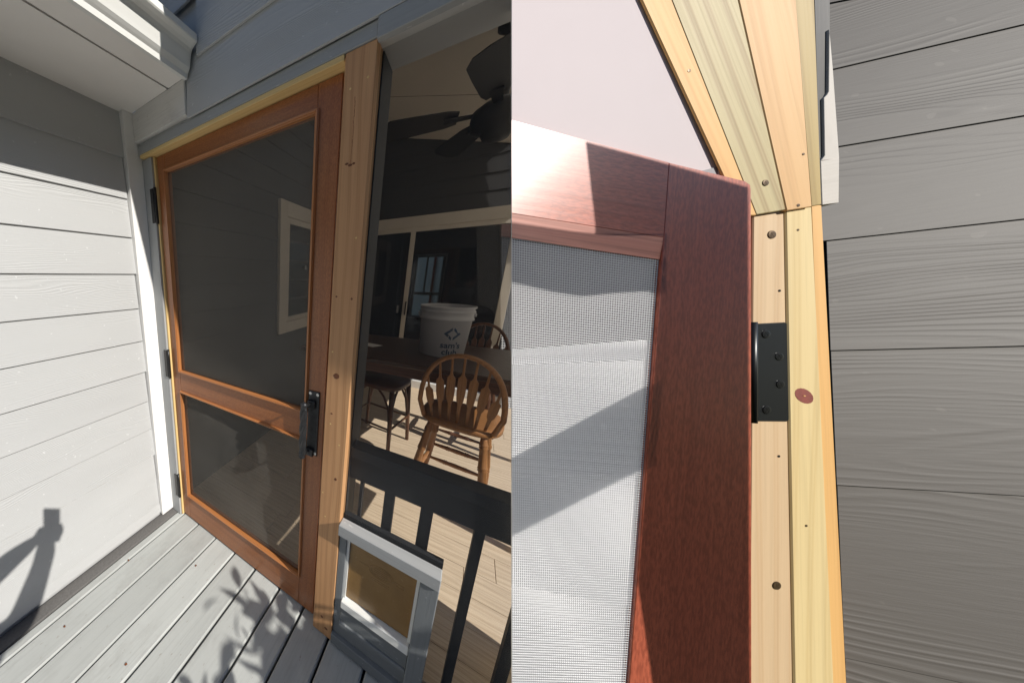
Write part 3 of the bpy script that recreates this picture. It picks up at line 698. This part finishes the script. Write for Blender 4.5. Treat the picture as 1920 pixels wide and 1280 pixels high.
bm.faces.new(list(reversed(rings[0]))); bm.faces.new(rings[-1]); finish('seat', bm, 'bentwood', bs, smooth=True)
ft = {}
for sx in (-1, 1):
    for sy in (-1, 1):
        a = Q(sx*.165, sy*.165, .57); b = Q(sx*.20, sy*.20, 0); ft[sx, sy] = (a, b)
        tube('leg', [a, a*.5+b*.5, b], [.020, .018, .014], 'bentwood', bs, 10)
for i, j in (((-1, -1), (1, -1)), ((1, -1), (1, 1)), ((1, 1), (-1, 1)), ((-1, 1), (-1, -1))):
    a = ft[i][0]*.42+ft[i][1]*.58; b = ft[j][0]*.42+ft[j][1]*.58; m0 = (ft[i][0]+ft[j][0])*.5-V((0, 0, .012))
    for p, e in ((a, ft[i]), (b, ft[j])):
        pts = [e[0]*.35+e[1]*.65, e[0]*.72+e[1]*.28+(m0-e[0])*.12, e[0]*.9+e[1]*.1+(m0-e[0])*.38, m0+(e[0]-m0)*.32]
        tube('curved_brace', pts, .0095, 'bentwood', bs, 8)
    tube('rung', [a, b], .0095, 'bentwood', bs, 8)

# ------------------------------------------------------------------ photographer (casts the shadow on the siding)
def cw(u, v, d): return CAM+EX*u-EY*v+EZ*d      # metres right, below and ahead of the lens
ph = thing('smartphone', 'black phone held up by the photographer, its shadow on the siding', 'phone', cw(0, 0, -.03))
bm = bmesh.new(); hexa(bm, cw(-.020, -.052, -.028), EX*.076, -EY*.155, EZ*.009); finish('phone_body', bm, 'black', ph, bev=.003)
def skin_mesh(name, joints, bones, mat, parent, sub=2, label=None):
    me = bpy.data.meshes.new(name); me.from_pydata([tuple(j[0]) for j in joints], bones, [])
    o = bpy.data.objects.new(name, me); COL.objects.link(o)
    sk = o.modifiers.new('skin', 'SKIN'); sk.use_smooth_shade = True
    for i, j in enumerate(joints):
        r = j[1] if hasattr(j[1], '__len__') else (j[1], j[1]); me.skin_vertices[0].data[i].radius = r
    me.skin_vertices[0].data[0].use_root = True
    ss = o.modifiers.new('sub', 'SUBSURF'); ss.levels = sub; ss.render_levels = sub
    bpy.context.view_layer.update()
    m2 = bpy.data.meshes.new_from_object(o.evaluated_get(bpy.context.evaluated_depsgraph_get())); bpy.data.objects.remove(o)
    m2.materials.clear(); m2.materials.append(M[mat])
    for p in m2.polygons: p.use_smooth = True
    ob = bpy.data.objects.new(name, m2); put(ob, Matrix.Identity(4), parent); WM[ob.name] = Matrix.Identity(4)
    if label: ob['label'] = label
    return ob
pelvis = cw(-.14, .70, -.48); pelvis.z = .86
up = V((0, 0, 1)); fwd = V((-.594, .771, 0)).normalized(); rt = V((fwd.y, -fwd.x, 0))
chest = pelvis+up*.36; neck = pelvis+up*.60; headc = neck+up*.14+fwd*.03
shR = neck+rt*.17-up*.07; shL = neck-rt*.17-up*.07
elR = cw(.02, .335, -.20); wrR = cw(.005, .165, -.055); haR = cw(.022, .085, -.05)
elL = cw(-.30, .30, -.20); wrL = cw(-.10, .12, -.06); haL = cw(-.05, .075, -.045)
hipR = pelvis+rt*.09-up*.05; hipL = pelvis-rt*.09-up*.05
knR = hipR+up*-.40+fwd*.02; knL = hipL+up*-.40+fwd*.02
anR = V((knR.x, knR.y, .08)); anL = V((knL.x, knL.y, .08)); toR = anR+fwd*.16-up*.045; toL = anL+fwd*.16-up*.045
J = [(pelvis, (.15, .11)), (chest, (.155, .115)), (neck, .055), (headc, (.078, .095)), (headc+up*.11, (.07, .085)),
     (shR, .055), (elR, .062), (wrR, .040), (haR, (.10, .06)), (shL, .055), (elL, .062), (wrL, .040), (haL, (.09, .06)),
     (hipR, .085), (knR, .055), (anR, .038), (toR, .035), (hipL, .085), (knL, .055), (anL, .038), (toL, .035)]
Bn = [(0, 1), (1, 2), (2, 3), (3, 4), (1, 5), (5, 6), (6, 7), (7, 8), (1, 9), (9, 10), (10, 11), (11, 12), (0, 13), (13, 14), (14, 15), (15, 16), (0, 17), (17, 18), (18, 19), (19, 20)]
for hnd, base, tips in ((8, haR, [(.066, .018, -.022), (.070, .036, -.018), (.070, .054, -.018), (.064, .072, -.02), (-.022, .04, -.03)]), (12, haL, [(-.026, .035, -.018), (-.028, .05, -.016), (-.028, .062, -.016), (-.026, .074, -.018), (.0, .09, -.036)])):
    for q, tp in enumerate(tips):
        b1 = base+(cw(*tp)-base)*.45-EZ*.014; J.append((b1, .013)); Bn.append((hnd, len(J)-1)); J.append((cw(*tp), .011)); Bn.append((len(J)-2, len(J)-1))
pr = thing('person', 'photographer in a grey shirt and shorts holding up a phone', 'person', (pelvis.x, pelvis.y, 0))
skin_mesh('body', J, Bn, 'skin', pr)
skin_mesh('shirt', [(pelvis-up*.03, (.23, .19)), (chest, (.24, .20)), (neck-up*.05, (.085, .085)), (shR, .10), (shR+(elR-shR)*.62, .10), (shL, .10), (shL+(elL-shL)*.62, .10)], [(0, 1), (1, 2), (1, 3), (3, 4), (1, 5), (5, 6)], 'shirt', pr)
skin_mesh('shorts', [(pelvis, (.175, .135)), (hipR, .115), (hipR+(knR-hipR)*.8, .10), (hipL, .115), (hipL+(knL-hipL)*.8, .10)], [(0, 1), (1, 2), (0, 3), (3, 4)], 'short', pr)
skin_mesh('hair', [(headc+up*.06-fwd*.03, (.085, .09)), (headc+up*.14-fwd*.02, (.078, .085))], [(0, 1)], 'hair', pr)
for sg in (-1, 1):
    lathe('eye', headc+fwd*.085+rt*sg*.03+up*.03, [(.004, -.004), (.011, 0), (.004, .004)], 'paper', pr, 10)

# potted shrub on the deck (throws the leaf shadows)
sh = thing('potted_shrub', 'leafy shrub in a terracotta pot casting leaf shadows on the deck', 'plant', (2.45, -.75, 0))
SB = V((2.50, -.72, 0))
lathe('pot', SB, [(.13, 0), (.15, .02), (.19, .30), (.21, .31), (.21, .36), (.185, .36), (.175, .32)], 'pot', sh, 28)
lathe('soil', SB+V((0, 0, .30)), [(.17, 0), (.17, .02)], 'soil', sh, 20)
bmL = bmesh.new(); bmS = bmesh.new(); rnd = random.Random(11)
def leaf(p, d, ln, wd):
    d = d.normalized(); s = d.cross(V((rnd.uniform(-1, 1), rnd.uniform(-1, 1), rnd.uniform(-.3, 1)))).normalized(); n_ = s.cross(d)
    outl = [(0, .05), (.2, .7), (.45, 1), (.7, .75), (.9, .3), (1, .02)]
    A = [bmL.verts.new(p+d*ln*q+s*wd*k-n_*ln*.25*q*q+n_*.25*wd*k) for q, k in outl]; B = [bmL.verts.new(p+d*ln*q-s*wd*k-n_*ln*.25*q*q+n_*.25*wd*k) for q, k in outl]; Cc = [bmL.verts.new(p+d*ln*q-n_*ln*.25*q*q) for q, k in outl]
    for i in range(5):
        bmL.faces.new([A[i], A[i+1], Cc[i+1], Cc[i]]); bmL.faces.new([Cc[i], Cc[i+1], B[i+1], B[i]])
targets = []
for (dx, dy, hz, n_) in ((2.46, -.64, 1.18, 6), (2.64, -.34, 1.32, 80), (2.78, -.30, 1.24, 95), (2.92, -.24, 1.22, 80), (2.72, -.42, 1.55, 16), (2.86, -.36, 1.02, 70), (2.62, -.50, 1.02, 9), (2.34, -.74, 1.16, 7), (2.46, -.80, 1.02, 7), (2.68, -.30, 1.10, 70), (2.98, -.20, 1.38, 50), (3.02, -.26, 1.10, 60)):
    tip = V((dx, dy, hz)); base = SB+V((rnd.uniform(-.08, .08), rnd.uniform(-.08, .08), .31))
    mid = base*.45+tip*.55+V((rnd.uniform(-.06, .06), rnd.uniform(-.06, .06), .08))
    pts = [base, base*.6+mid*.4+V((0, 0, .05)), mid, mid*.4+tip*.6, tip]; tube_bm(bmS, pts, [.010, .009, .007, .005, .003], 6)
    for k in range(n_):
        q = rnd.random()**.6; p = mid+(tip-mid)*q+V((rnd.gauss(0, .065), rnd.gauss(0, .065), rnd.gauss(0, .08)))
        leaf(p, V((rnd.uniform(-1, 1), rnd.uniform(-1, 1), rnd.uniform(-.6, .9))), rnd.uniform(.07, .13), rnd.uniform(.016, .030))
finish('stems', bmS, 'bark', sh, smooth=True)
tag(finish('foliage', bmL, 'leaf', sh, smooth=True), kind='stuff')

# ================================================================== RIGHT: close-up of the hinge corner, a tilted set standing beyond the porch
FW = EZ
def back(d): return tuple(FW*d)
# siding wall, shade put into its dark colour: a leaning plane of lap boards
dw = thing('dark_siding_wall', 'lap siding wall right of the jamb with embossed grain, its shade painted in as dark taupe', 'wall', (6.512, 7.744, 0.5791))
SN = V((-0.7617, -1.269, 0.1356))       # faces the lens
laps_r = [(5.901, 10.91, 6.485), (8.253, 11.42, 6.436)]
rows = [
 ([(5.946, 12.76, 9.774), (8.716, 13.38, 9.745)], [(5.923, 11.63, 7.768), (8.449, 12.16, 7.669)]),
 ([(5.923, 11.63, 7.768), (8.449, 12.16, 7.669)], [(5.864, 10.86, 6.418), (8.265, 11.32, 6.242)]),
 ([(5.864, 10.86, 6.418), (8.265, 11.32, 6.242)], [(5.802, 10.05, 4.99), (8.138, 10.74, 5.261)]),
 ([(5.802, 10.05, 4.99), (8.138, 10.74, 5.261)], [(5.739, 9.214, 3.526), (7.944, 9.852, 3.757)]),
 ([(5.739, 9.214, 3.526), (7.944, 9.852, 3.757)], [(5.672, 8.335, 1.981), (7.751, 8.972, 2.263)]),
 ([(5.763, 8.362, 1.993), (7.751, 8.972, 2.263)], [(5.722, 7.454, 0.3867), (7.542, 8.014, 0.6377)]),
 ([(5.722, 7.454, 0.3867), (7.542, 8.014, 0.6377)], [(5.688, 6.507, -1.293), (7.33, 7.046, -1.005)]),
 ([(5.688, 6.507, -1.293), (7.33, 7.046, -1.005)], [(5.649, 5.492, -3.091), (7.088, 5.941, -2.881)]),
 ([(5.649, 5.492, -3.091), (7.088, 5.941, -2.881)], [(5.611, 4.628, -4.618), (6.874, 4.962, -4.542)])]
for (a, b), (c, d) in rows:
    a, b, c, d = V(a), V(b), V(c), V(d)
    lift = SN*.03
    bm = bmesh.new()
    up_ = (a-c).normalized()
    fr = [c+lift, d+lift, b+SN*.006+up_*.04, a+SN*.006+up_*.04]; bk_ = [c-SN*.03, d-SN*.03, b-SN*.03+up_*.04, a-SN*.03+up_*.04]
    vf = [bm.verts.new(p) for p in fr]; vb = [bm.verts.new(p) for p in bk_]
    bm.faces.new(vf); bm.faces.new(list(reversed(vb)))
    for i in range(4): bm.faces.new([vf[i], vb[i], vb[(i+1) % 4], vf[(i+1) % 4]])
    finish('siding_board', bm, 'r_siding', dw, axes(c, d-c, a-c), bev=.006)
slab('wall_backing', [(5.753, 14.55, 12.01), (9.337, 14.4, 10.27), (7.309, 5.309, -5.147), (5.299, 4.087, -6.502)], tuple(SN*-.05), 'black', dw)
wp = thing('white_trim_piece', 'peeling white painted trim end beside the olive board', 'trim', (4.666, 6.332, 2.573))
slab('trim_end', [(4.64, 6.553, 2.859), (4.819, 6.703, 2.897), (4.89, 6.595, 2.352), (4.73, 6.464, 2.327)], back(.12), 'r_white', wp, bev=.004)
slab('paint_strip', [(4.663, 6.602, 2.873), (4.692, 6.641, 2.932), (4.584, 6.767, 3.636), (4.61, 6.799, 3.675), (4.621, 6.819, 3.714), (4.52, 6.968, 4.478), (4.626, 6.903, 3.982), (4.84, 6.745, 2.898)], back(.10), 'r_white', wp, along=(6, 7), bev=.003)
slab('flashing_strip', [(4.278, 7.038, 5.25), (4.438, 7.162, 5.249), (4.653, 6.868, 3.708), (4.73, 6.683, 2.888), (4.664, 6.624, 2.862)], back(.1), 'r_strip', dw, along=(0, 4), label='dark scuffed flashing strip behind the olive board')

# jamb
jb = thing('door_jamb', 'raw pine hinge jamb with stop board and a dark red knot', 'jamb', (4.965, 4.726, -3.161))
ja = slab('hinge_board', [(4.691, 4.298, -3.886), (3.889, 5.491, 2.193), (4.178, 5.723, 2.221), (5.146, 4.648, -3.889)], back(.25), 'r_pineA', jb, bev=.008, label='pale pine face board carrying the black hinge')
jb2 = slab('stop_board', [(5.111, 4.609, -3.864), (4.173, 5.697, 2.215), (4.406, 5.888, 2.252), (5.492, 4.902, -3.867)], back(.26), 'r_pineB', jb, bev=.010, label='cream pine stop board with the red brown knot')
jc = slab('edge_board', [(5.501, 4.944, -3.942), (4.441, 5.978, 2.269), (4.539, 6.057, 2.281), (5.67, 5.074, -3.943)], back(.22), 'r_pineC', jb, bev=.008, label='orange pine edge board next to the siding')
def disc(name, c, ax, ang, mat, parent, ring=None):
    pass
def blob(name, pts, mat, parent, lift=.012):
    P = [V(p) for p in pts]; c = sum(P, V())/len(P)-FW*lift; bm = bmesh.new(); vs = [bm.verts.new(p) for p in P]; vc = bm.verts.new(c)
    vb = [bm.verts.new(p+FW*.02) for p in P]
    for i in range(len(P)): bm.faces.new([vs[i], vs[(i+1) % len(P)], vc]); bm.faces.new([vb[i], vb[(i+1) % len(P)], vs[(i+1) % len(P)], vs[i]])
    return finish(name, bm, mat, parent)
blob('knot', [(4.72, 5.471, 0.0492), (4.705, 5.454, 0.0293), (4.678, 5.431, 0.0216), (4.644, 5.407, 0.0273), (4.609, 5.385, 0.0456), (4.577, 5.368, 0.0736), (4.554, 5.36, 0.1072), (4.542, 5.362, 0.1411), (4.544, 5.372, 0.1702), (4.56, 5.39, 0.1901), (4.586, 5.412, 0.1978), (4.62, 5.437, 0.1921), (4.655, 5.459, 0.1738), (4.687, 5.475, 0.1458), (4.711, 5.483, 0.1122), (4.722, 5.482, 0.0783)], 'r_knot', jb2, .001)
blob('knot_heart', [(4.645, 5.426, 0.1115), (4.642, 5.423, 0.1073), (4.633, 5.415, 0.1056), (4.624, 5.409, 0.1074), (4.62, 5.407, 0.1117), (4.623, 5.41, 0.1159), (4.632, 5.418, 0.1177), (4.641, 5.424, 0.1158)], 'r_pineC', jb2, .001)
for p in ((4.09, 5.567, 1.937), (4.69, 4.842, -2.047)): screw(p, -FW, .048, 'r_rust', ja)
for p in ((4.508, 5.139, -0.5801), (4.253, 5.503, 1.3)): screw(p, -FW, .014, 'r_screw', ja, 'nail_hole', False)
for p in ((4.314, 5.735, 1.987), (4.856, 5.156, -1.357)): screw(p, -FW, .013, 'r_rust', jb2, 'nail', False)

# hinge
hn = thing('hinge', 'black four screw hinge leaf on the pale pine board', 'hinge', (4.293, 5.244, 0.3631))
slab('leaf', [(4.197, 5.01, -0.1806), (4.043, 5.221, 0.9267), (4.356, 5.467, 0.9426), (4.371, 5.473, 0.9243), (4.539, 5.279, -0.1588), (4.528, 5.263, -0.1859)], back(.03), 'r_black', hn, along=(0, 1), bev=.008)
tube('knuckle', [(4.169, 4.949, -0.1763), (4.092, 5.054, 0.375), (4.012, 5.164, 0.9501)], .035, 'r_black', hn)
for p in ((4.187, 5.296, 0.8109), (4.345, 5.343, 0.556), (4.399, 5.29, 0.2413), (4.314, 5.138, -0.0482)): screw(p, -FW, .050, 'r_screw', hn)

# header boards lean forward from the jamb head
hb = thing('door_header', 'raw pine head jamb of four boards meeting the hinge jamb', 'beam', (4.023, 5.54, 2.229))
def hdr(nm, q, mat, th, lb):
    return slab(nm, q, back(th), mat, hb, along=(0, 1), bev=.008, label=lb)
h1 = hdr('edge_board', [(3.759, 5.332, 2.15), (2.302, 4.944, 4.877), (2.59, 5.165, 4.875), (3.898, 5.439, 2.149)], 'r_pineC', .02, 'orange pine edge board of the head jamb')
h2 = hdr('green_board', [(3.888, 5.428, 2.157), (2.588, 5.156, 4.869), (3.239, 5.656, 4.865), (4.149, 5.644, 2.21)], 'r_green', .025, 'greenish pressure treated board with streaky grain')
h3 = hdr('stop_board', [(4.153, 5.634, 2.198), (3.234, 5.639, 4.856), (3.791, 6.067, 4.852), (4.378, 5.82, 2.241)], 'r_peach', .03, 'peach coloured pine stop board')
h4 = hdr('edge_board', [(4.383, 5.844, 2.248), (3.789, 6.089, 4.867), (3.979, 6.235, 4.866), (4.476, 5.921, 2.268)], 'r_olive', .02, 'olive treated board next to the dark siding')
for p, rr, pa in (((3.912, 5.539, 2.51), .036, h2), ((4.247, 5.721, 2.257), .018, h3), ((4.202, 5.838, 2.824), .014, h3), ((3.029, 5.201, 3.754), .020, h1)): screw(p, -FW, rr, 'r_rust', pa, 'screw', rr > .03)

# soffit behind
sf = thing('soffit', 'pinkish white smooth soffit panel above the mahogany door', 'soffit', (2.317, 4.43, 3.568))
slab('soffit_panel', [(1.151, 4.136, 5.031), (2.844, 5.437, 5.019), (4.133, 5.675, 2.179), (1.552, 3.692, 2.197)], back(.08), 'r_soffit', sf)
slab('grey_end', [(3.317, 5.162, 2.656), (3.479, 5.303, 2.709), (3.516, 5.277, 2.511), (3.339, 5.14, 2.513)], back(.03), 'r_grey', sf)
slab('white_edge', [(3.477, 5.3, 2.715), (3.568, 5.334, 2.582), (3.578, 5.32, 2.51), (3.507, 5.265, 2.51)], back(.02), 'white', sf)

# mahogany door leaf
md = thing('mahogany_door', 'red mahogany screen door corner hung on the pine jamb', 'door', (4.105, 3.995, -3.039))
slab('stile', [(3.485, 3.308, -3.744), (3.055, 4.658, 1.903), (2.987, 4.854, 2.734), (3.7, 5.341, 2.525), (3.754, 5.37, 2.483), (3.77, 5.364, 2.424), (4.637, 4.193, -3.752)], back(.30), 'r_mahog', md, along=(0, 1), bev=.006)
slab('top_rail', [(3.053, 4.659, 1.903), (1.545, 3.585, 2.199), (1.399, 3.785, 3.248), (2.986, 4.855, 2.736)], back(.30), 'r_mahog', md, along=(0, 1), bev=.004)
slab('rail_bevel', [(3.05, 4.657, 1.901), (1.546, 3.587, 2.196), (1.584, 3.556, 1.928), (3.075, 4.624, 1.656)], back(.02), 'r_bevel', md, along=(0, 1), bev=0)
# woven wire
bm = bmesh.new(); W0, W1 = 3.146, .0
def mp(u, q):
    tl, tr, br, bl = V((1.584, 3.568, 1.935)), V((3.082, 4.645, 1.674)), V((3.508, 3.346, -3.788)), V((2.38, 2.48, -3.78))
    return (tl*(1-u)+tr*u)*(1-q)+(bl*(1-u)+br*u)*q
def wire(a, b):
    d = (b-a).normalized(); s = d.cross(FW).normalized()*.0042; n_ = FW*.003
    v_ = [bm.verts.new(p+o_) for p in (a, b) for o_ in (s, -n_, -s, n_)]
    for i in range(4): bm.faces.new([v_[i], v_[(i+1) % 4], v_[4+(i+1) % 4], v_[4+i]])
for i in range(66): wire(mp((i+.5)/66, 0), mp((i+.5)/66, 1))
for j in range(208): wire(mp(0, (j+.5)/208), mp(1, (j+.5)/208))
tag(finish('screen_wire', bm, 'r_wire', md), kind='stuff')

# pale siding wall right behind the screen
sw = thing('sunlit_siding_wall', 'bright pale grey lap siding seen through the grey door mesh', 'wall', (2.26, 3.29, -0.8093))
for q, mt in (([(1.764, 3.347, 0.651), (3.318, 4.583, 0.7844), (3.193, 4.776, 1.714), (1.573, 3.622, 2.03)], 'r_grey'),  # the r_grey board has the shade at the wall top painted in
   ([(1.788, 3.315, 0.4812), (3.351, 4.538, 0.5463), (3.323, 4.599, 0.7824), (1.766, 3.359, 0.6486)], 'r_wall'),
   ([(1.962, 3.076, -0.7692), (3.531, 4.292, -0.7461), (3.356, 4.553, 0.5436), (1.789, 3.326, 0.4784)], 'r_wall'),
   ([(2.129, 2.848, -1.969), (3.751, 3.991, -2.325), (3.537, 4.306, -0.7525), (1.964, 3.087, -0.7756)], 'r_wall'),
   ([(2.415, 2.457, -4.022), (4.046, 3.587, -4.447), (3.758, 4.004, -2.336), (2.131, 2.858, -1.979)], 'r_wall')):
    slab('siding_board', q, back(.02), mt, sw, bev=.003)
slab('wall_backing', [(1.537, 3.772, 2.329), (3.24, 4.97, 1.949), (4.233, 3.612, -5.177), (2.581, 2.344, -5.166)], back(.05), 'black', sw)

# added slats, unseen to the right, shaped to shade the door leaf and screen
pg = thing('added_shade_slats', 'added unseen slats to the right, shaped to shade the mahogany door', 'added_shade_slats', (6.176, 4.19, 2.359))
PT = tuple(FW*-.002)
def slats(q, n, cover):
    q = [V(p) for p in q]
    for k in range(n):
        a_, b_ = k/n, (k+cover)/n
        slab('shade_slat', [q[0]*(1-a_)+q[3]*a_, q[1]*(1-a_)+q[2]*a_, q[1]*(1-b_)+q[2]*b_, q[0]*(1-b_)+q[3]*b_], PT, 'bark', pg)
slats([(4.753, 3.861, 4.934), (5.545, 4.393, 4.675), (5.606, 4.208, 3.894), (4.993, 3.738, 3.904)], 36, .83)
slats([(5.545, 4.393, 4.675), (6.289, 4.889, 4.415), (6.907, 4.065, 0.0493), (5.9, 3.291, 0.0564)], 160, .84)
slats([(5.9, 3.291, 0.0564), (6.907, 4.065, 0.0493), (7.193, 3.695, -1.933), (6.407, 3.091, -1.927)], 70, .84)
top_ = [V(p) for p in [(3.924, 2.973, 4.1), (5.008, 3.751, 3.908), (5.623, 4.222, 3.898)]]; bot_ = [V(p) for p in [(4.029, 2.871, 3.484), (4.736, 3.357, 3.288), (4.986, 3.535, 3.239), (5.272, 3.766, 3.273), (5.585, 4.013, 3.294), (5.718, 4.09, 3.21)]]
def along(P_, u):
    u *= len(P_)-1; i_ = min(int(u), len(P_)-2); return P_[i_]*(1-u+i_)+P_[i_+1]*(u-i_)
for k in range(26):
    a_, b_ = k/26, (k+.70)/26
    slab('shade_slat', [along(top_, u)*(1-b_)+along(bot_, u)*b_ for u in (0, .2, .4, .6, .8, 1)]+[along(top_, u)*(1-a_)+along(bot_, u)*a_ for u in (1, .8, .6, .4, .2, 0)], PT, 'bark', pg)
q4 = [V(p) for p in [(4.274, 2.378, 1.197), (5.812, 3.888, 2.289), (5.875, 3.655, 1.341), (4.395, 2.212, 0.3264)]]
for k in range(36):
    a_, b_ = k/36, (k+.62)/36
    slab('shade_slat', [q4[0]*(1-a_)+q4[3]*a_, q4[1]*(1-a_)+q4[2]*a_, q4[1]*(1-b_)+q4[2]*b_, q4[0]*(1-b_)+q4[3]*b_], PT, 'bark', pg)
